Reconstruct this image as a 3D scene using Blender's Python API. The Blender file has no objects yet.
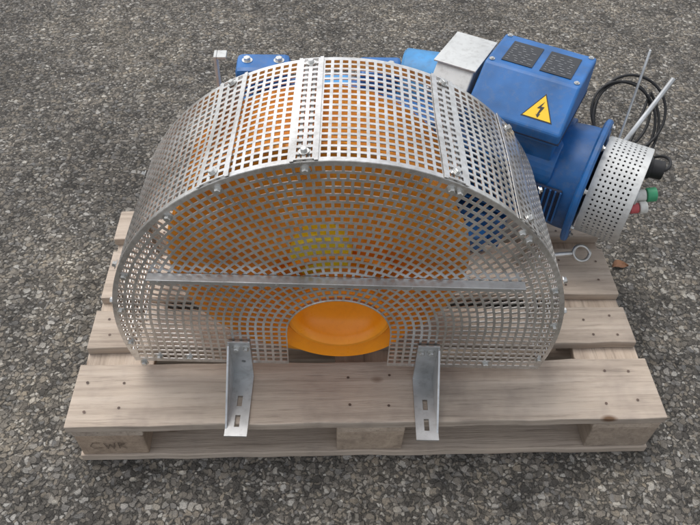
import bpy, bmesh, math, random
from mathutils import Vector, Matrix
random.seed(7)
scene=bpy.context.scene
# ---------------------------------------------------------------- camera
CX,CY,CZ,YAW,PIT,ROL=-0.10225,-0.68722,1.36504,0.06521,0.82865,-0.0431
F=690.0
def cam_axes():
    a,b,c=YAW,PIT,ROL
    f=Vector((math.sin(a)*math.cos(b),math.cos(a)*math.cos(b),-math.sin(b)))
    r=Vector((math.cos(a),-math.sin(a),0)); d=f.cross(r)
    r2=r*math.cos(c)+d*math.sin(c); d2=-r*math.sin(c)+d*math.cos(c)
    return r2,d2,f
r_,d_,f_=cam_axes()
cd=bpy.data.cameras.new("camera"); cam=bpy.data.objects.new("camera",cd); scene.collection.objects.link(cam)
cd.sensor_width=36; cd.lens=F/700*36; cd.clip_end=500; cd.clip_start=0.05
m=Matrix((( r_.x,-d_.x,-f_.x,CX),( r_.y,-d_.y,-f_.y,CY),( r_.z,-d_.z,-f_.z,CZ),(0,0,0,1)))
cam.matrix_world=m; scene.camera=cam

# ---------------------------------------------------------------- node helpers
def mat_new(name):
    m=bpy.data.materials.new(name); m.use_nodes=True
    nt=m.node_tree; b=nt.nodes["Principled BSDF"]; return m,nt,b
def N(nt,t,**k):
    n=nt.nodes.new(t)
    for a,v in k.items(): setattr(n,a,v)
    return n
def ramp(nt,stops,interp='LINEAR'):
    n=nt.nodes.new('ShaderNodeValToRGB'); e=n.color_ramp.elements; n.color_ramp.interpolation=interp
    while len(e)<len(stops): e.new(0.5)
    for i,(p,c) in enumerate(stops):
        e[i].position=p; e[i].color=(c[0],c[1],c[2],1)
    return n
def mix(nt,a,b,f,bt='MIX'):
    n=nt.nodes.new('ShaderNodeMix'); n.data_type='RGBA'; n.blend_type=bt
    for s,v in ((n.inputs[0],f),(n.inputs[6],a),(n.inputs[7],b)):
        if isinstance(v,bpy.types.NodeSocket): nt.links.new(v,s)
        elif isinstance(v,(int,float)): s.default_value=v
        else: s.default_value=(v[0],v[1],v[2],1)
    return n.outputs[2]
def noise(nt,scale,detail=3,rough=.6,vec=None,dist=0):
    n=N(nt,'ShaderNodeTexNoise'); n.inputs['Scale'].default_value=scale; n.inputs['Detail'].default_value=detail
    n.inputs['Roughness'].default_value=rough; n.inputs['Distortion'].default_value=dist
    if vec is not None: nt.links.new(vec,n.inputs['Vector'])
    return n
def bump(nt,h,strength,dist,bsdf,prev=None):
    b=N(nt,'ShaderNodeBump'); b.inputs['Strength'].default_value=strength; b.inputs['Distance'].default_value=dist
    nt.links.new(h,b.inputs['Height'])
    if prev: nt.links.new(prev,b.inputs['Normal'])
    if bsdf: nt.links.new(b.outputs[0],bsdf.inputs['Normal'])
    return b.outputs[0]

def paint(name,col,rough=.35,var=.25,dirt=(.12,.10,.08),dirt_amt=.35,metal=0,scale=9,bmp=.0):
    m,nt,b=mat_new(name); L=nt.links
    tc=N(nt,'ShaderNodeTexCoord')
    n1=noise(nt,scale,3,.65,tc.outputs['Object']); n2=noise(nt,scale*7,3,.7,tc.outputs['Object'])
    dark=tuple(c*(1-var) for c in col); lite=tuple(min(1,c*(1+var)) for c in col)
    r=ramp(nt,[(.3,dark),(.7,lite)]); L.new(n1.outputs[0],r.inputs[0])
    rd=ramp(nt,[(.5,(0,0,0)),(.78,(1,1,1))]); L.new(n2.outputs[0],rd.inputs[0])
    mm=N(nt,'ShaderNodeMath',operation='MULTIPLY'); L.new(rd.outputs[0],mm.inputs[0]); mm.inputs[1].default_value=dirt_amt
    L.new(mix(nt,r.outputs[0],dirt,mm.outputs[0]),b.inputs['Base Color'])
    rr=N(nt,'ShaderNodeMapRange'); rr.inputs[3].default_value=rough-.08; rr.inputs[4].default_value=rough+.22
    L.new(n2.outputs[0],rr.inputs[0]); L.new(rr.outputs[0],b.inputs['Roughness'])
    b.inputs['Metallic'].default_value=metal
    if bmp: bump(nt,n2.outputs[0],bmp,.001,b)
    return m
M_BLUE=paint("blue_enamel",(.018,.125,.36),.36,.3,dirt=(.16,.18,.20),dirt_amt=.35,bmp=.2)
M_BLUE_L=paint("light_blue_enamel",(.05,.24,.50),.4,.3)
M_BLUE_D=paint("dark_louvre",(.006,.02,.06),.6)
M_ORANGE=paint("orange_enamel",(1.0,.33,.008),.25,.08,dirt=(.6,.18,.02),dirt_amt=.25)
M_ORANGE_O=paint("orange_enamel_worn",(1.0,.36,.025),.45,.15,dirt=(.60,.13,.06),dirt_amt=.5)
M_YEL=paint("yellow_enamel",(.98,.78,.03),.35,.06,dirt_amt=.08)
M_STEEL=paint("zinc_steel",(.58,.59,.59),.32,.3,dirt=(.20,.18,.16),dirt_amt=.35,metal=.85)
M_BOLT=paint("bolt_steel",(.62,.62,.60),.3,.25,metal=.95,dirt_amt=.3)
M_ALU=paint("cast_aluminium",(.56,.57,.56),.5,.14,metal=.35,dirt_amt=.3)
M_BLACK=paint("black_rubber",(.012,.012,.013),.5,.3,dirt=(.06,.06,.06))
M_LABEL=paint("label_black",(.02,.022,.026),.3,.2,dirt_amt=.1)
M_LABT=paint("label_print",(.30,.31,.32),.5,.1,dirt_amt=.1)
M_SIGN=paint("sign_yellow",(.90,.58,.02),.4,.05,dirt_amt=.15)
M_GREEN=paint("green_plastic",(.05,.33,.16),.4,.1)
M_REDP=paint("red_plastic",(.55,.10,.11),.4,.1)
M_WHITE=paint("white_plastic",(.70,.70,.66),.4,.06)

def perf_mat():
    m,nt,b=mat_new("galvanised_perforated_sheet"); L=nt.links
    tc=N(nt,'ShaderNodeTexCoord')
    n1=noise(nt,6,3,.65,tc.outputs['Object']); n2=noise(nt,90,2,.6,tc.outputs['Object'])
    r=ramp(nt,[(.3,(.54,.53,.51)),(.52,(.72,.715,.70)),(.7,(.88,.875,.86))]); L.new(n1.outputs[0],r.inputs[0])
    r2=ramp(nt,[(.35,(.74,.72,.69)),(.6,(1,1,1))]); L.new(n2.outputs[0],r2.inputs[0])
    L.new(mix(nt,r.outputs[0],r2.outputs[0],.7,'MULTIPLY'),b.inputs['Base Color']); b.inputs['Metallic'].default_value=.85
    rr=N(nt,'ShaderNodeMapRange'); rr.inputs[3].default_value=.16; rr.inputs[4].default_value=.42
    L.new(n1.outputs[0],rr.inputs[0]); L.new(rr.outputs[0],b.inputs['Roughness'])
    return m
M_PERF=perf_mat()

def wood_mat(name,axis,base=(.54,.455,.375),dark=(.33,.265,.21),lite=(.66,.575,.49)):
    m,nt,b=mat_new(name); L=nt.links
    tc=N(nt,'ShaderNodeTexCoord'); oi=N(nt,'ShaderNodeObjectInfo')
    off=N(nt,'ShaderNodeVectorMath',operation='SCALE'); 
    cmb=N(nt,'ShaderNodeCombineXYZ')
    for i in range(3): L.new(oi.outputs['Random'],cmb.inputs[i])
    L.new(cmb.outputs[0],off.inputs[0]); off.inputs['Scale'].default_value=37
    add=N(nt,'ShaderNodeVectorMath',operation='ADD'); L.new(tc.outputs['Object'],add.inputs[0]); L.new(off.outputs[0],add.inputs[1])
    mp=N(nt,'ShaderNodeMapping'); L.new(add.outputs[0],mp.inputs[0])
    mp.inputs['Scale'].default_value=(.05,1,1) if axis=='x' else (1,.05,1)
    g=noise(nt,150,4,.75,mp.outputs[0],.3); g2=noise(nt,28,3,.6,mp.outputs[0],1.0)
    big=noise(nt,6,4,.7,add.outputs[0])
    r=ramp(nt,[(.25,dark),(.48,base),(.72,lite)]); L.new(g2.outputs[0],r.inputs[0])
    r2=ramp(nt,[(.34,(.36,.33,.30)),(.44,(.88,.86,.84)),(.6,(1.05,1.05,1.05))]); L.new(g.outputs[0],r2.inputs[0])
    c=mix(nt,r.outputs[0],r2.outputs[0],.6,'MULTIPLY')
    rg=ramp(nt,[(.33,(1.06,1.05,1.02)),(.55,(.90,.89,.88)),(.74,(.55,.53,.53))]); L.new(big.outputs[0],rg.inputs[0])
    c=mix(nt,c,rg.outputs[0],.8,'MULTIPLY')
    c=mix(nt,c,(.44,.41,.375),.28)
    tr=ramp(nt,[(0,(.88,.86,.84)),(.5,(1,.97,.94)),(1,(1.0,.92,.85))]); L.new(oi.outputs['Random'],tr.inputs[0])
    c=mix(nt,c,tr.outputs[0],1.0,'MULTIPLY')
    kv=N(nt,'ShaderNodeTexVoronoi'); kv.inputs['Scale'].default_value=8
    mp2=N(nt,'ShaderNodeMapping'); L.new(add.outputs[0],mp2.inputs[0]); mp2.inputs['Scale'].default_value=(.6,1,1) if axis=='x' else (1,.6,1)
    L.new(mp2.outputs[0],kv.inputs['Vector'])
    kr=ramp(nt,[(.045,(1,1,1)),(.10,(0,0,0))]); L.new(kv.outputs['Distance'],kr.inputs[0])
    c=mix(nt,c,(.15,.09,.055),kr.outputs[0])
    L.new(c,b.inputs['Base Color']); b.inputs['Roughness'].default_value=.88; b.inputs['Specular IOR Level'].default_value=.25
    bump(nt,g.outputs[0],.7,.003,b)
    return m
M_WX=wood_mat("pallet_wood_lengthwise",'x'); M_WY=wood_mat("pallet_wood_crosswise",'y')
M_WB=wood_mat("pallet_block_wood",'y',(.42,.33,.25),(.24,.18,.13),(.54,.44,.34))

# ---------------------------------------------------------------- mesh helpers
def root(name,loc=(0,0,0),rz=0):
    o=bpy.data.objects.new(name,None); scene.collection.objects.link(o); o.location=loc; o.rotation_euler=(0,0,rz); o.empty_display_size=.05
    return o
def obj(name,verts,faces,mat,parent=None,smooth=False,bev=0,seg=2,solid=0,mats=None):
    me=bpy.data.meshes.new(name); me.from_pydata([tuple(v) for v in verts],[],faces); me.update()
    bm=bmesh.new(); bm.from_mesh(me); bmesh.ops.recalc_face_normals(bm,faces=bm.faces); bm.to_mesh(me); bm.free()
    o=bpy.data.objects.new(name,me); scene.collection.objects.link(o); me.materials.append(mat)
    if parent: o.parent=parent
    if solid:
        s=o.modifiers.new("t",'SOLIDIFY'); s.thickness=solid; s.offset=0
    if bev:
        b=o.modifiers.new("b",'BEVEL'); b.width=bev; b.segments=seg; b.limit_method='ANGLE'; b.angle_limit=math.radians(35)
    if smooth:
        for p in me.polygons: p.use_smooth=True
    return o
def box(name,x0,x1,y0,y1,z0,z1,mat,parent=None,bev=.002,jit=0):
    v=[(x,y,z) for z in(z0,z1) for y in(y0,y1) for x in(x0,x1)]
    if jit: v=[tuple(c+random.uniform(-jit,jit) for c in p) for p in v]
    f=[(0,2,3,1),(4,5,7,6),(0,1,5,4),(2,6,7,3),(0,4,6,2),(1,3,7,5)]
    return obj(name,v,f,mat,parent,bev=bev)
def frame(axis):
    w=Vector(axis).normalized(); t=Vector((0,0,1)) if abs(w.z)<.9 else Vector((1,0,0))
    u=t.cross(w).normalized(); return u,w.cross(u),w
def lathe(name,prof,origin,axis,mat,parent=None,n=48,smooth=True,bev=0,solid=0,autos=35):
    u,v,w=frame(axis); O=Vector(origin); V=[];Fc=[]
    for a,r in prof:
        for i in range(n):
            t=2*math.pi*i/n; V.append(O+w*a+(u*math.cos(t)+v*math.sin(t))*max(r,1e-5))
    for k in range(len(prof)-1):
        for i in range(n):
            j=(i+1)%n; Fc.append((k*n+i,k*n+j,(k+1)*n+j,(k+1)*n+i))
    o=obj(name,V,Fc,mat,parent,smooth=False,solid=solid)
    me=o.data
    if smooth:
        for p in me.polygons:p.use_smooth=True
        bm=bmesh.new(); bm.from_mesh(me)
        bmesh.ops.remove_doubles(bm,verts=bm.verts,dist=2e-5)
        for e in bm.edges:
            if len(e.link_faces)==2 and e.calc_face_angle(0)>math.radians(autos): e.smooth=False
        bm.to_mesh(me); bm.free()
    return o
def cyl(name,p0,p1,r,mat,parent=None,n=24,ch=.0015):
    p0=Vector(p0);p1=Vector(p1);L=(p1-p0).length; ch=min(ch,r*.4,L*.3)
    return lathe(name,[(0,0),(0,r-ch),(ch,r),(L-ch,r),(L,r-ch),(L,0)],p0,p1-p0,mat,parent,n)
def tube(name,pts,r,mat,parent=None,cyc=False):
    c=bpy.data.curves.new(name,'CURVE'); c.dimensions='3D'; c.bevel_depth=r; c.bevel_resolution=3; c.use_fill_caps=True
    s=c.splines.new('NURBS'); s.points.add(len(pts)-1)
    for p,q in zip(s.points,pts): p.co=(q[0],q[1],q[2],1)
    s.use_endpoint_u=True; s.order_u=4; s.use_cyclic_u=cyc; c.resolution_u=8; c.materials.append(mat)
    o=bpy.data.objects.new(name,c); scene.collection.objects.link(o)
    if parent:o.parent=parent
    return o
def bolt(name,p,axis,parent,r=.0065,h=.005):
    u,v,w=frame(axis);p=Vector(p);V=[];Fc=[]
    def ring(a,rr,n,ph=0):
        s=len(V)
        for i in range(n):
            t=2*math.pi*i/n+ph; V.append(p+w*a+(u*math.cos(t)+v*math.sin(t))*rr)
        return s
    a=ring(0,r*1.5,12);b=ring(.0015,r*1.5,12)
    for i in range(12): j=(i+1)%12; Fc.append((a+i,a+j,b+j,b+i))
    Fc.append(tuple(range(b,b+12)))
    ph=random.random()
    c=ring(.0016,r,6,ph);d=ring(h,r,6,ph);e=ring(h+.001,r*.8,6,ph)
    for q,s in((c,d),(d,e)):
        for i in range(6): j=(i+1)%6; Fc.append((q+i,q+j,s+j,s+i))
    Fc.append(tuple(range(e,e+6)))
    return V,Fc
def bolts(name,lst,parent,r=.0065,h=.006):
    V=[];Fc=[]
    for p,ax in lst:
        v,f=bolt("",p,ax,None,r,h); o=len(V); V+=v; Fc+=[tuple(i+o for i in t) for t in f]
    return obj(name,V,Fc,M_BOLT,parent)

class Perf:
    def __init__(s): s.V=[];s.F=[]
    def cell(s,c,hf=.68,hole=True):
        o=len(s.V); s.V+=c
        if not hole: s.F.append((o,o+1,o+2,o+3)); return
        g=(1-hf)/2
        def bl(a,b):
            p=c[0].lerp(c[1],a); q=c[3].lerp(c[2],a); return p.lerp(q,b)
        inn=[bl(g,g),bl(1-g,g),bl(1-g,1-g),bl(g,1-g)]
        s.V+=inn; i=o+4
        s.F+=[(o,o+1,i+1,i),(o+1,o+2,i+2,i+1),(o+2,o+3,i+3,i+2),(o+3,o,i,i+3)]
    def build(s,name,parent,mat=None,th=.0016,wob=None):
        me=bpy.data.meshes.new(name); V=[wob(v) if wob else v for v in s.V]; me.from_pydata([tuple(v) for v in V],[],s.F)
        bm=bmesh.new(); bm.from_mesh(me); bmesh.ops.remove_doubles(bm,verts=bm.verts,dist=.0002)
        bmesh.ops.dissolve_degenerate(bm,dist=.0001,edges=bm.edges); bmesh.ops.recalc_face_normals(bm,faces=bm.faces); bm.to_mesh(me); bm.free()
        o=bpy.data.objects.new(name,me); scene.collection.objects.link(o); me.materials.append(mat or M_PERF); o.parent=parent
        so=o.modifiers.new("t",'SOLIDIFY'); so.thickness=th; so.offset=0
        return o

# ---------------------------------------------------------------- ground
def ground():
    m,nt,b=mat_new("weathered_exposed_aggregate_asphalt"); L=nt.links
    tc=N(nt,'ShaderNodeTexCoord'); P=tc.outputs['Object']
    w=noise(nt,45,2,.6,P); wv=N(nt,'ShaderNodeVectorMath',operation='SCALE'); L.new(w.outputs['Color'],wv.inputs[0]); wv.inputs['Scale'].default_value=.022
    ad=N(nt,'ShaderNodeVectorMath',operation='ADD'); L.new(P,ad.inputs[0]); L.new(wv.outputs[0],ad.inputs[1]); Q=ad.outputs[0]
    def vor(scale):
        v=N(nt,'ShaderNodeTexVoronoi'); v.voronoi_dimensions='2D'; v.inputs['Scale'].default_value=scale; L.new(Q,v.inputs['Vector']); return v
    v1=vor(60); v2=vor(122)
    stones=[(0,(.085,.080,.075)),(.22,(.155,.143,.13)),(.42,(.225,.208,.187)),(.6,(.30,.265,.22)),(.76,(.21,.207,.205)),(.9,(.38,.355,.32)),(1,(.52,.505,.48))]
    s1=N(nt,'ShaderNodeSeparateColor'); L.new(v1.outputs['Color'],s1.inputs[0])
    s2=N(nt,'ShaderNodeSeparateColor'); L.new(v2.outputs['Color'],s2.inputs[0])
    r1=ramp(nt,stones); L.new(s1.outputs[0],r1.inputs[0]); r2=ramp(nt,stones); L.new(s2.outputs[0],r2.inputs[0])
    k1=ramp(nt,[(.34,(1,1,1)),(.54,(0,0,0))],'EASE'); L.new(v1.outputs['Distance'],k1.inputs[0])
    k2=ramp(nt,[(.38,(1,1,1)),(.60,(0,0,0))],'EASE'); L.new(v2.outputs['Distance'],k2.inputs[0])
    sel=ramp(nt,[(.5,(0,0,0)),(.54,(1,1,1))]); L.new(s1.outputs[1],sel.inputs[0])
    def mul(a,c):
        n=N(nt,'ShaderNodeMath',operation='MULTIPLY'); L.new(a,n.inputs[0])
        if isinstance(c,float): n.inputs[1].default_value=c
        else: L.new(c,n.inputs[1])
        return n.outputs[0]
    a1=mul(k1.outputs[0],sel.outputs[0]); a2=k2.outputs[0]
    fine=noise(nt,330,3,.8,P); rm=ramp(nt,[(.3,(.042,.040,.037)),(.7,(.175,.165,.15))]); L.new(fine.outputs[0],rm.inputs[0])
    c=mix(nt,rm.outputs[0],r2.outputs[0],a2); c=mix(nt,c,r1.outputs[0],a1)
    fg=ramp(nt,[(.28,(.45,.45,.45)),(.5,(1,1,1)),(.72,(1.4,1.39,1.37))]); L.new(fine.outputs[0],fg.inputs[0]); c=mix(nt,c,fg.outputs[0],.85,'MULTIPLY')
    big=noise(nt,1.5,4,.65,P); bg=ramp(nt,[(.34,(.58,.575,.57)),(.5,(.93,.925,.91)),(.66,(1.2,1.17,1.10))]); L.new(big.outputs[0],bg.inputs[0])
    c=mix(nt,c,bg.outputs[0],.9,'MULTIPLY')
    mid=noise(nt,11,3,.75,P); mg=ramp(nt,[(.34,(.52,.515,.50)),(.5,(.93,.925,.91)),(.68,(1.22,1.18,1.10))]); L.new(mid.outputs[0],mg.inputs[0]); c=mix(nt,c,mg.outputs[0],.85,'MULTIPLY')
    L.new(c,b.inputs['Base Color']); b.inputs['Roughness'].default_value=.9; b.inputs['Specular IOR Level'].default_value=.3
    h2=mul(a2,.5); mx=N(nt,'ShaderNodeMath',operation='MAXIMUM'); L.new(a1,mx.inputs[0]); L.new(h2,mx.inputs[1])
    h3=mul(fine.outputs[0],.6); sm=N(nt,'ShaderNodeMath',operation='ADD'); L.new(mx.outputs[0],sm.inputs[0]); L.new(h3,sm.inputs[1])
    bump(nt,sm.outputs[0],1.0,.007,b)
    S=60
    return obj("ground",[(-S,-S,0),(S,-S,0),(S,S,0),(-S,S,0)],[(0,1,2,3)],m)
ground()
def litter():
    V=[];Fc=[]
    for i in range(1700):
        x=random.uniform(-1.9,2.0); y=random.uniform(-.6,2.8)
        s=random.choice((.002,.002,.003,.003,.004,.006)); a=random.random()*6.28; l=s*random.uniform(1,1.6)
        o=len(V); h=s*.6
        for k in range(6):
            t=a+k*math.pi/3; V.append((x+math.cos(t)*l*random.uniform(.8,1.1),y+math.sin(t)*s*random.uniform(.8,1.1),0.0005))
        for k in range(6):
            t=a+k*math.pi/3; V.append((x+math.cos(t)*l*.55,y+math.sin(t)*s*.55,h))
        for k in range(6): j=(k+1)%6; Fc.append((o+k,o+j,o+6+j,o+6+k))
        Fc.append(tuple(o+6+k for k in range(6)))
    return obj("loose_gravel",V,Fc,paint("grit",(.34,.315,.27),.85,.5,scale=30,dirt_amt=.6))
litter()
LF=[];LFf=[]
for i in range(7):
    t=i/6; wd=.015*math.sin(math.pi*min(1,t*.95+.04)); x=.685+.045*t; y=.535+.012*math.sin(t*3)
    LF+=[(x,y-wd,.008+.003*math.sin(t*7)),(x,y,.004+.003*t),(x,y+wd,.009+.003*math.cos(t*6))]
for i in range(6):
    for k in(0,1): LFf.append((i*3+k,i*3+k+1,i*3+4+k,i*3+3+k))
obj("dry_leaf",LF,LFf,paint("dry_leaf_brown",(.20,.10,.055),.85,.4),solid=.0006)

# ---------------------------------------------------------------- pallet
pal=root("wooden_pallet")
def board(name,x0,x1,y0,y1,z0,z1,mat,axis):
    n=22; V=[];Fc=[]
    for i in range(n+1):
        t=i/n; wv=random.uniform(-.002,.002); w2=random.uniform(-.002,.002); zz=random.uniform(-.001,.0008)
        if axis=='x':
            X=x0+(x1-x0)*t; V+=[(X,y0+wv,z0),(X,y1+w2,z0),(X,y1+w2,z1+zz),(X,y0+wv,z1+zz)]
        else:
            Y=y0+(y1-y0)*t; V+=[(x0+wv,Y,z0),(x1+w2,Y,z0),(x1+w2,Y,z1),(x0+wv,Y,z1)]
    for i in range(n):
        a=i*4
        for k in range(4): l=(k+1)%4; Fc.append((a+k,a+l,a+4+l,a+4+k))
    Fc+= [(0,1,2,3),(n*4+3,n*4+2,n*4+1,n*4)]
    return obj(name,V,Fc,mat,pal,bev=.0022)
ys=[(0,.145),(.188,.288),(.3275,.4725),(.512,.612)]
for i,(a,c) in enumerate(ys):
    board(f"deck_board_{i+1}",-.6+random.uniform(-.005,.005),.6+random.uniform(-.005,.005),a,c,.122,.144,M_WX,'x')
xs=[(-.6,-.455),(-.0725,.0725),(.455,.6)]
for i,(a,c) in enumerate(xs):
    board(f"stringer_board_{i+1}",a+.002,c-.002,.003,.609,.100,.1215,M_WY,'y')
k=0
for (a,c) in xs:
    for (p,q) in ((.004,.1),(.256,.356),(.51,.607)):
        k+=1; box(f"block_{k}",a+.004,c-.004,p,q,.0225,.0995,M_WB,pal,.003,.0015)
for i,(p,q) in enumerate(((0,.1),(.234,.378),(.51,.61))):
    board(f"bottom_board_{i+1}",-.6,.6,p+.001,q,.001,.022,M_WX,'x')
nl=[];nf=[]
for (a,c) in xs:
    for (p,q) in ys:
        for dx in(.25,.75):
            for dy in(.25,.72):
                x=a+(c-a)*dx+random.uniform(-.014,.014); y=p+(q-p)*dy+random.uniform(-.01,.01); o=len(nl)
                for kk in range(10): t=kk*math.pi/5; nl.append((x+.003*math.cos(t),y+.003*math.sin(t),.1453))
                nf.append(tuple(range(o,o+10)))
obj("nail_heads",nl,nf,paint("rusty_nail",(.10,.065,.05),.6,.4),pal)
def strokes(name,segs,x,y,z,s,mat,th=.003):
    V=[];Fc=[]
    for (a,b_,c,d) in segs:
        p=Vector((x+a*s,y,z+b_*s));q=Vector((x+c*s,y,z+d*s)); t=(q-p).normalized(); n=Vector((-t.z,0,t.x))*th/2; o=len(V)
        V+=[p-n,q-n,q+n,p+n]; Fc.append((o,o+1,o+2,o+3))
    return obj(name,V,Fc,mat,pal)
M_BURN=paint("burnt_stamp",(.20,.15,.11),.8,.4)
strokes("stamp",[(.9,.9,.3,1),(.3,1,0,.5),(0,.5,.3,0),(.3,0,.9,.1),(1.2,1,1.4,0),(1.4,0,1.65,.7),(1.65,.7,1.9,0),(1.9,0,2.1,1),(2.4,0,2.4,1),(2.4,1,2.9,.75),(2.9,.75,2.4,.5),(2.5,.5,3,0)],-.57,.0018,.050,.024,M_BURN,.0018)

# ---------------------------------------------------------------- guard
GX,GY=-.066,.112; GR=.424; GZ=.29; GD=.285; ZB=.187
GA=math.radians(-2.3)
G=root("perforated_belt_guard",(GX,GY,0),GA)
PT=.0150
HF=.68
P=Perf(); r0=.100; nr=int(round((GR-.006-r0)/PT)); dr=(GR-.006-r0)/nr
for k in range(nr):
    ra=r0+k*dr; rb=ra+dr; rm=(ra+rb)/2; n=max(8,int(round(math.pi*rm/PT)))
    for i in range(n):
        t0=math.pi*i/n; t1=math.pi*(i+1)/n
        P.cell([Vector((math.cos(t)*r,0,GZ+math.sin(t)*r)) for t,r in((t0,ra),(t0,rb),(t1,rb),(t1,ra))],HF)
    for sgn in(-1,1):
        nz=7; dz=(GZ-ZB-.004)/nz
        for j in range(nz):
            za=GZ-j*dz; zb=za-dz
            def cl(x,z):
                m_=math.sqrt(max(0,(GR-.006)**2-(z-GZ)**2)); return min(x,m_)
            w=cl(rb,zb)-cl(ra,zb)
            if cl(rb,za)-cl(ra,za)<.0015: continue
            P.cell([Vector((sgn*cl(x,z),0,z)) for x,z in((ra,za),(rb,za),(rb,zb),(ra,zb))],HF,hole=w>PT*.6)
def arc_strip(P,ra,rb,a0,a1,n,y=0):
    for i in range(n):
        t0=a0+(a1-a0)*i/n;t1=a0+(a1-a0)*(i+1)/n
        P.cell([Vector((math.cos(t)*r,y,GZ+math.sin(t)*r)) for t,r in((t0,ra),(t0,rb),(t1,rb),(t1,ra))],hole=False)
AL=math.asin((GZ-ZB)/GR)
arc_strip(P,GR-.006,GR,-AL,math.pi+AL,120)
P.build("front_face",G)
for s in(-1,1):
    h=math.sqrt(GR**2-(ZB-GZ)**2); box("bottom_hem",min(s*r0,s*h),max(s*r0,s*h),-.001,.001,ZB-.004,ZB+.0045,M_PERF,G,0)
H=Perf()
for i in range(40):
    t0=math.pi*i/40;t1=math.pi*(i+1)/40
    H.cell([Vector((math.cos(t)*r0,y,GZ+math.sin(t)*r0)) for t,y in((t0,-.002),(t0,.006),(t1,.006),(t1,-.002))],hole=False)
H.build("opening_hem",G)
W=Perf(); na=int(round(GR*(math.pi+2*AL)/PT)); nd=18
def wr(t,y,R):
    e=math.sin(math.pi*y/GD)
    R=R+e*.0022*(math.sin(t*7.3+y*9)+.6*math.sin(t*13.1+2)); return Vector((math.cos(t)*R,y,GZ+math.sin(t)*R))
for i in range(na):
    t0=-AL+(math.pi+2*AL)*i/na;t1=-AL+(math.pi+2*AL)*(i+1)/na
    for j in range(nd):
        ya=.007+(GD-.014)*j/nd; yb=.007+(GD-.014)*(j+1)/nd
        W.cell([wr(t,y,GR) for t,y in((t0,ya),(t0,yb),(t1,yb),(t1,ya))],.65)
    for ya,yb in((0,.007),(GD-.007,GD)):
        W.cell([wr(t,y,GR) for t,y in((t0,ya),(t0,yb),(t1,yb),(t1,ya))],hole=False)
W.build("curved_wrap",G)
for q,(deg,wd) in enumerate(((118,.046),(98,.031),(66,.031),(44,.046))):
    S=Perf(); a0=math.radians(deg)-wd/2/GR; ns=int(round(wd/PT)); R2=GR+.0028
    for i in range(ns):
        t0=a0+wd/GR*i/ns; t1=a0+wd/GR*(i+1)/ns
        for j in range(nd):
            ya=.003+(GD-.006)*j/nd; yb=.003+(GD-.006)*(j+1)/nd
            S.cell([wr(t,y,R2) for t,y in((t0,ya),(t0,yb),(t1,yb),(t1,ya))],.6)
    S.build(f"overlap_seam_{q+1}",G)
    for e in(a0,a0+wd/GR+.006/GR):
        E=Perf()
        for j in range(nd):
            ya=GD*j/nd; yb=GD*(j+1)/nd
            E.cell([wr(t,y,R2) for t,y in((e,ya),(e,yb),(e-.006/GR,yb),(e-.006/GR,ya))],hole=False)
        E.build(f"seam_edge_{q+1}",G)
B=Perf(); arc_strip(B,GR-.02,GR,-AL,math.pi+AL,120,GD); B.build("back_flange",G)
bl=[]
for deg in(196,186,172,158,133,118,98,66,64,44,41,20,5,-10):
    t=math.radians(deg); bl.append(((math.cos(t)*(GR-.014),-.001,GZ+math.sin(t)*(GR-.014)),(0,-1,0)))
for deg in(118,98,66,44,8,172,20,158):
    t=math.radians(deg)
    for y in (.02,.265):
        bl.append(((math.cos(t)*(GR+.004),y,GZ+math.sin(t)*(GR+.004)),(math.cos(t),0,math.sin(t))))
for x in(-.36,-.3,-.19,.2,.30): bl.append(((x,-.001,ZB+.012),(0,-1,0)))
bolts("guard_bolts",bl,G,.0056,.006)
BZ=.442
V=[(x,y,z) for x in(-.337,.325) for (y,z) in((-.0015,BZ+.014),(-.0015,BZ-.014),(-.0045,BZ-.014),(-.0045,BZ+.011),(-.020,BZ+.011),(-.020,BZ+.014))]
obj("cross_bar",V,[(0,1,7,6),(1,2,8,7),(2,3,9,8),(3,4,10,9),(4,5,11,10),(5,0,6,11),(0,5,4,3,2,1),(6,7,8,9,10,11)],M_STEEL,G,bev=.0008)
bolts("bar_bolts",[((x,-.0045,BZ-.002),(0,-1,0)) for x in(-.318,-.11,.13,.305)],G,.004)
def bracket(name,x,mir=1):
    w=.044; y0=-.004
    b_=root(name,(0,0,0)); b_.parent=G
    X0,X1=x-w/2,x+w/2
    def slab(nm,poly,th_ax,th):
        nn=len(poly); o=Vector(th_ax)*th; V=[Vector(p) for p in poly]+[Vector(p)+o for p in poly]
        Fc=[tuple(range(nn)),tuple(range(2*nn-1,nn-1,-1))]+[(i,(i+1)%nn,nn+(i+1)%nn,nn+i) for i in range(nn)]
        return obj(nm,V,Fc,M_STEEL,b_,bev=.0008)
    zt=.262; fl=-.148
    slab("upright",[(X0,y0,.1475),(X1,y0,.1475),(X1,y0,zt),(X0,y0,zt)],(0,-1,0),.004)
    zf=.1455; ya=y0-.004; 
    sx0,sx1=x-.005,x+.005
    slots=[(-.058,-.082),(-.102,-.128)]
    V=[];Fc=[]
    def addbox(a0,a1,b0,b1):
        o=len(V)
        for z in(zf,zf+.004):
            for y in(b0,b1):
                for xx in(a0,a1): V.append((xx,y,z))
        Fc.extend([tuple(o+i for i in f) for f in[(0,2,3,1),(4,5,7,6),(0,1,5,4),(2,6,7,3),(0,4,6,2),(1,3,7,5)]])
    addbox(X0,sx0,fl,ya); addbox(sx1,X1,fl,ya)
    cur=ya
    for a,c in slots: addbox(sx0,sx1,a,cur); cur=c
    addbox(sx0,sx1,fl,cur)
    obj("foot",V,Fc,M_STEEL,b_)
    gx=X0 if mir>0 else X1-.004
    slab("gusset",[(gx,ya,.1495),(gx,ya-.125,.1495),(gx,ya-.006,zt-.004),(gx,ya,zt-.004)],(1,0,0),.004)
    bolts("bracket_bolts",[((x+dx,y0-.004,.243),(0,-1,0)) for dx in((-.006,.013) if mir>0 else(-.013,.006))],b_,.0055)
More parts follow.
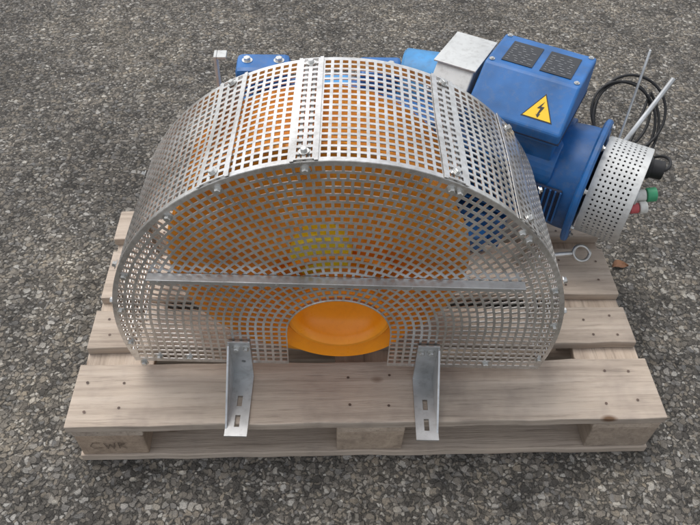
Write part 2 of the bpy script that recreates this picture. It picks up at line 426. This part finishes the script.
bracket("mounting_bracket_l",-.195,1); bracket("mounting_bracket_r",.178,-1)

# ---------------------------------------------------------------- orange pulley
PU=root("orange_pulley",(GX,GY,0),GA)
c=(-.04,.055,.424)
lathe("drum",[(.19,.05),(.19,.25),(.185,.266),(.175,.272),(.165,.266),(.155,.258),(.04,.258),(.03,.266),(.02,.273),(.008,.277),(0,.273),(-.002,.265),(.0,.252),(.010,.24),(.016,.15),(.012,.10),(.0,.085),(-.006,.08),(-.008,.07),(-.008,0)],c,(0,1,0),M_ORANGE_O,PU,96)
lathe("inlet_flange",[(.04,.10),(.028,.118),(.016,.130),(.008,.142),(.004,.150),(-.002,.152),(-.006,.149),(-.004,.142),(.002,.130),(.006,.118),(.002,.112),(-.008,.108),(-.015,.101),(-.016,.094),(-.011,.087),(-.002,.083),(.010,.078),(.022,.066),(.028,.045),(.030,0)],(.0,.024,.335),(0,1,0),M_ORANGE,PU,96)
lathe("hub_cap",[(.03,.056),(0,.056),(-.008,.050),(-.01,.03),(-.01,0)],(-.035,.035,.468),(0,1,0),M_YEL,PU,48)
cyl("shaft",(-.04,.246,.424),(-.04,.36,.424),.03,M_STEEL,PU)

# ---------------------------------------------------------------- blue machine behind guard
D=root("blue_gear_unit",(0,0,0))
box("base_frame",-.38,.30,.46,.605,.146,.20,M_BLUE,D,.006)
box("pedestal",-.26,.18,.47,.60,.20,.30,M_BLUE,D,.01)
box("casing",-.29,.18,.53,.72,.27,.478,M_BLUE,D,.02)
lathe("bearing_housing",[(0,0),(0,.11),(.01,.115),(.05,.115),(.055,.10),(.10,.10)],(-.10,.44,.40),(0,1,0),M_BLUE,D,48)
box("lug_left",-.285,-.165,.64,.715,.478,.535,M_BLUE,D,.012)
box("lug_mid",-.01,.085,.65,.72,.478,.525,M_BLUE,D,.008)
box("inspection_cover",-.14,-.03,.60,.70,.478,.490,M_BLUE_L,D,.004)
bolts("casing_bolts",[((x,.68,z),(0,0,1)) for x,z in((-.26,.535),(-.19,.535),(.015,.525),(.06,.525))],D,.008,.008)
cyl("coupling",(.09,.71,.455),(.245,.672,.455),.085,M_BLUE_L,D,40,.006)
# ---------------------------------------------------------------- motor
MR=math.radians(-30)
MO=root("electric_motor",(.515,.505,.335),MR)
def rsq(name,x0,x1,h,rad,mat,n=8):
    V=[];Fc=[];ring=[]
    for cx,cy,a in((1,1,0),(-1,1,90),(-1,-1,180),(1,-1,270)):
        for i in range(n+1):
            t=math.radians(a+90*i/n); ring.append((cx*(h-rad)+rad*math.cos(t),cy*(h-rad)+rad*math.sin(t)))
    m_=len(ring)
    for x in(x0,x1): V+=[(x,p,q) for p,q in ring]
    for i in range(m_): j=(i+1)%m_; Fc.append((i,j,m_+j,m_+i))
    Fc+=[tuple(range(m_)),tuple(range(2*m_-1,m_-1,-1))]
    return obj(name,V,Fc,mat,MO,bev=.003)
rsq("stator",-.36,-.07,.108,.06,M_BLUE)
lathe("stator_end",[(0,0),(0,.112),(.012,.118),(.05,.122),(.07,.122),(.07,0)],(-.08,0,0),(1,0,0),M_BLUE,MO,64)
lathe("end_flange",[(0,.10),(0,.140),(.004,.146),(.012,.146),(.016,.142),(.016,.0)],(-.01,0,0),(1,0,0),M_BLUE,MO,80)
lathe("drive_flange",[(0,0),(0,.13),(.004,.134),(.022,.134),(.026,.13),(.026,0)],(-.375,0,0),(1,0,0),M_BLUE,MO,64)
V=[];Fc=[]
for s in range(-6,7):
    z=s*.0125
    for x0,x1 in((-.345,-.125),):
        o=len(V)
        V+=[(x0,-.107,z-.0015),(x1,-.107,z-.0015),(x1,-.107,z+.0015),(x0,-.107,z+.0015),(x0,-.119,z-.001),(x1,-.119,z-.001),(x1,-.119,z+.001),(x0,-.119,z+.001)]
        Fc+=[tuple(o+i for i in f) for f in((4,5,6,7),(0,4,7,3),(1,2,6,5),(3,7,6,2),(0,1,5,4))]
obj("cooling_fins",V,Fc,M_BLUE,MO)
box("grille_recess",-.11,-.035,-.1245,-.115,-.045,.045,M_BLUE_D,MO,.003)
for i in range(7): box(f"grille_bar_{i}",-.108+i*.0115,-.104+i*.0115,-.128,-.124,-.044,.044,M_BLUE,MO,.0005)
box("foot_front",-.33,-.14,-.12,-.08,-.189,-.10,M_BLUE,MO,.005)
bolts("flange_bolts",[((.007,.131*math.cos(t),.131*math.sin(t)),(1,0,0)) for t in[k*math.pi/4+.3 for k in range(8)]],MO,.005)
FC=Perf(); fr=.112; x0=.012;x1=.108; n=62; m_=9
for i in range(n):
    t0=2*math.pi*i/n;t1=2*math.pi*(i+1)/n
    for j in range(m_):
        a=x0+(x1-x0)*j/m_; b2=x0+(x1-x0)*(j+1)/m_
        FC.cell([Vector((x,fr*math.cos(t),fr*math.sin(t))) for t,x in((t0,a),(t0,b2),(t1,b2),(t1,a))],.40,hole=(0<j<m_-1))
for k in range(8):
    ra=.012+k*.0125;rb=ra+.0125; nn=max(8,int(2*math.pi*(ra+rb)/2/.0115))
    for i in range(nn):
        t0=2*math.pi*i/nn;t1=2*math.pi*(i+1)/nn
        FC.cell([Vector((x1,r*math.cos(t),r*math.sin(t))) for t,r in((t0,ra),(t0,rb),(t1,rb),(t1,ra))],.45,hole=k<7)
FC.build("fan_cover",MO,M_ALU,.0015)
cyl("fan_core",(.02,0,0),(.10,0,0),.095,M_BLACK,MO,40)
cyl("fan_hub",(.10,0,0),(.116,0,0),.016,M_ALU,MO)
def prism(name,prof,x0,x1,mat,parent,bev=.004):
    nn=len(prof); V=[(x0,p,q) for p,q in prof]+[(x1,p,q) for p,q in prof]
    Fc=[tuple(range(nn)),tuple(range(2*nn-1,nn-1,-1))]+[(i,(i+1)%nn,nn+(i+1)%nn,nn+i) for i in range(nn)]
    return obj(name,V,Fc,mat,parent,bev=bev,seg=3)
BX0,BX1=-.285,-.075
prism("terminal_box_base",[(-.09,.085),(.09,.085),(.09,.140),(-.105,.140)],BX0+.008,BX1-.008,M_BLUE,MO)
TP=[(-.115,.1415),(.115,.1415),(.115,.236),(-.025,.240),(-.115,.172)]
prism("terminal_box_lid",TP,BX0,BX1,M_BLUE,MO,.006)
prism("lid_gasket",[(-.1165,.150),(.1165,.150),(.1165,.153),(-.1165,.153)],BX0-.0015,BX1+.0015,M_BLUE_D,MO,.0005)
def onface(u,v,h,a,b_):
    A=Vector((0,a[0],a[1]));Bv=Vector((0,b_[0],b_[1])); t=(Bv-A).normalized(); n=Vector((1,0,0)).cross(t)
    if n.z<0:n=-n
    return Vector((u,0,0))+A+t*v+n*h
def plate(name,u0,u1,v0,v1,h,a,b_,mat,th=.0015):
    V=[onface(u,v,hh,a,b_) for hh in(h,h+th) for v in(v0,v1) for u in(u0,u1)]
    return obj(name,V,[(0,2,3,1),(4,5,7,6),(0,1,5,4),(2,6,7,3),(0,4,6,2),(1,3,7,5)],mat,MO)
ta,tb=TP[3],TP[2]
for q,(u0,u1) in enumerate(((-.255,-.187),(-.170,-.102))):
    plate(f"rating_plate_{q+1}",u0,u1,.018,.110,.0003,ta,tb,M_LABEL)
    for l in range(8):
        yy=.027+l*.0095; cur=u0+.006
        while cur<u1-.012:
            ln=random.uniform(.003,.012); 
            plate(f"rating_print_{q}_{l}",cur,min(cur+ln,u1-.005),yy,yy+.0013,.0020,ta,tb,M_LABT,.0002); cur+=ln+random.uniform(.004,.014)
sa,sb=TP[4],TP[3]
def poly_on(name,pts,h,mat):
    V=[onface(u,v,h,sa,sb) for u,v in pts]; return obj(name,V,[tuple(range(len(V)))],mat,MO)
cx=-.135; 
def tri(s,off=0): return [(cx-s/2,.022+off),(cx+s/2,.022+off),(cx,.022+off+s*.87)]
poly_on("warning_label_edge",tri(.068,-.002),.0006,M_LABEL)
poly_on("warning_label",tri(.060,.0005),.0012,M_SIGN)
poly_on("warning_bolt",[(cx+.004,.062),(cx-.007,.044),(cx,.045),(cx-.003,.030),(cx-.006,.032),(cx+.001,.0245),(cx+.004,.034),(cx+.001,.032),(cx+.007,.050),(cx,.049)],.0018,M_LABEL)
bolts("lid_screws",[(onface(u,v,.0005,ta,tb),(0,0,1)) for u in(BX0+.012,BX1-.012) for v in(.01,.13)],MO,.004,.003)
prism("grey_junction_cover",[(-.070,.11),(.085,.11),(.085,.205),(-.045,.215),(-.085,.175)],-.385,-.298,M_ALU,MO,.003)
box("grey_cover_lip",-.392,-.294,-.05,.09,.2165,.2205,M_ALU,MO,.001)
for i in range(4): box(f"grey_cover_rib_{i}",-.386+i*.026,-.381+i*.026,-.092,-.0865,.115,.175,M_ALU,MO,.0008)
# ---------------------------------------------------------------- small parts at motor end
CN=root("cable_connector",(.515,.505,.335),MR)
cyl("plug_body",(.085,.09,.02),(.145,.10,.02),.022,M_BLACK,CN)
cyl("plug_collar",(.105,.0935,.02),(.118,.0957,.02),.026,M_BLACK,CN)
BT=root("grease_cartridge",(.515,.505,.335),MR)
cyl("green_body",(.109,.03,-.02),(.130,.040,-.015),.014,M_WHITE,BT); cyl("green_cap",(.131,.0405,-.015),(.150,.050,-.011),.0165,M_GREEN,BT)
BT2=root("grease_cartridge",(.515,.505,.335),MR)
cyl("red_body",(.109,.0,-.035),(.126,.008,-.031),.012,M_REDP,BT2); cyl("red_cap",(.127,.0085,-.031),(.142,.016,-.028),.014,M_WHITE,BT2)
CA=root("black_cable",(0,0,0))
cc=Vector((.672,.745,.34)); U=Vector((1,0,0)); Vv=Vector((0,.74,.68)); Nn=Vector((0,-.68,.74))
pts=[]
for i in range(90):
    t=-1.2+i/89*6.283*3.3; k=i/89
    R=.084+.010*math.sin(t*.37+1); 
    pts.append(cc+U*((R+.008*math.sin(3.1*k*6))*math.cos(t)+.012*math.sin(k*9))+Vv*((R+.012)*math.sin(t)+.01*math.cos(k*11))+Nn*(.010*math.sin(k*17)))
tube("coil",pts,.0036,M_BLACK,CA)
q=pts[0]; MM=Matrix.Translation((.515,.505,.335))@Matrix.Rotation(MR,4,'Z'); e=MM@Vector((.145,.10,.02))
tube("lead",[e,e+Vector((.02,.005,.0)),e+Vector((.035,.04,.01)),(q+e)/2+Vector((.02,.02,0)),q+Vector((.02,-.03,-.01)),q],.0036,M_BLACK,CA)
q=pts[-1]
tube("tail",[q,q+Vector((-.03,-.05,-.03)),q+Vector((-.06,-.12,-.10)),Vector((.60,.60,.25)),Vector((.55,.60,.22))],.0036,M_BLACK,CA)
R1=root("threaded_rod"); cyl("rod",(.585,.575,.33),(.712,.667,.505),.006,M_STEEL,R1)
R2=root("threaded_rod"); cyl("rod",(.615,.62,.34),(.657,.714,.55),.0032,M_STEEL,R2)
FB=root("flat_steel_bracket")
box("bar",-.318,-.312,.585,.612,.146,.600,M_ALU,FB,.001); box("bar_tab",-.3115,-.292,.585,.612,.594,.600,M_ALU,FB,.001)
EY=root("lifting_eye"); 
tube("ring",[(.510+.020*math.cos(t),.40+.017*math.sin(t),.205+.010*math.sin(t)) for t in[k*math.pi/5 for k in range(10)]],.0042,M_BOLT,EY,True)
cyl("shank",(.488,.40,.205),(.40,.395,.20),.005,M_STEEL,EY)

# ---------------------------------------------------------------- light
w=bpy.data.worlds.new("World"); scene.world=w; w.use_nodes=True; nt=w.node_tree
bg=nt.nodes["Background"]; sk=nt.nodes.new('ShaderNodeTexSky'); sk.sky_type='NISHITA'; sk.sun_disc=False
SE,SR=math.radians(66),math.radians(-40)
sk.sun_elevation=SE; sk.sun_rotation=SR; sk.air_density=1; sk.dust_density=3
hs=nt.nodes.new('ShaderNodeHueSaturation'); hs.inputs['Saturation'].default_value=.25; hs.inputs['Value'].default_value=1.4
nt.links.new(sk.outputs[0],hs.inputs['Color']); nt.links.new(hs.outputs[0],bg.inputs[0]); bg.inputs[1].default_value=.15
sd=bpy.data.lights.new("sun",'SUN'); sd.energy=1.1; sd.angle=math.radians(30); sd.color=(1,.97,.93)
so=bpy.data.objects.new("sun",sd); scene.collection.objects.link(so)
dirv=Vector((math.sin(SR)*math.cos(SE),math.cos(SR)*math.cos(SE),math.sin(SE)))
so.rotation_euler=dirv.to_track_quat('Z','Y').to_euler()
scene.view_settings.view_transform='Standard'; scene.view_settings.look='None'; scene.view_settings.exposure=0
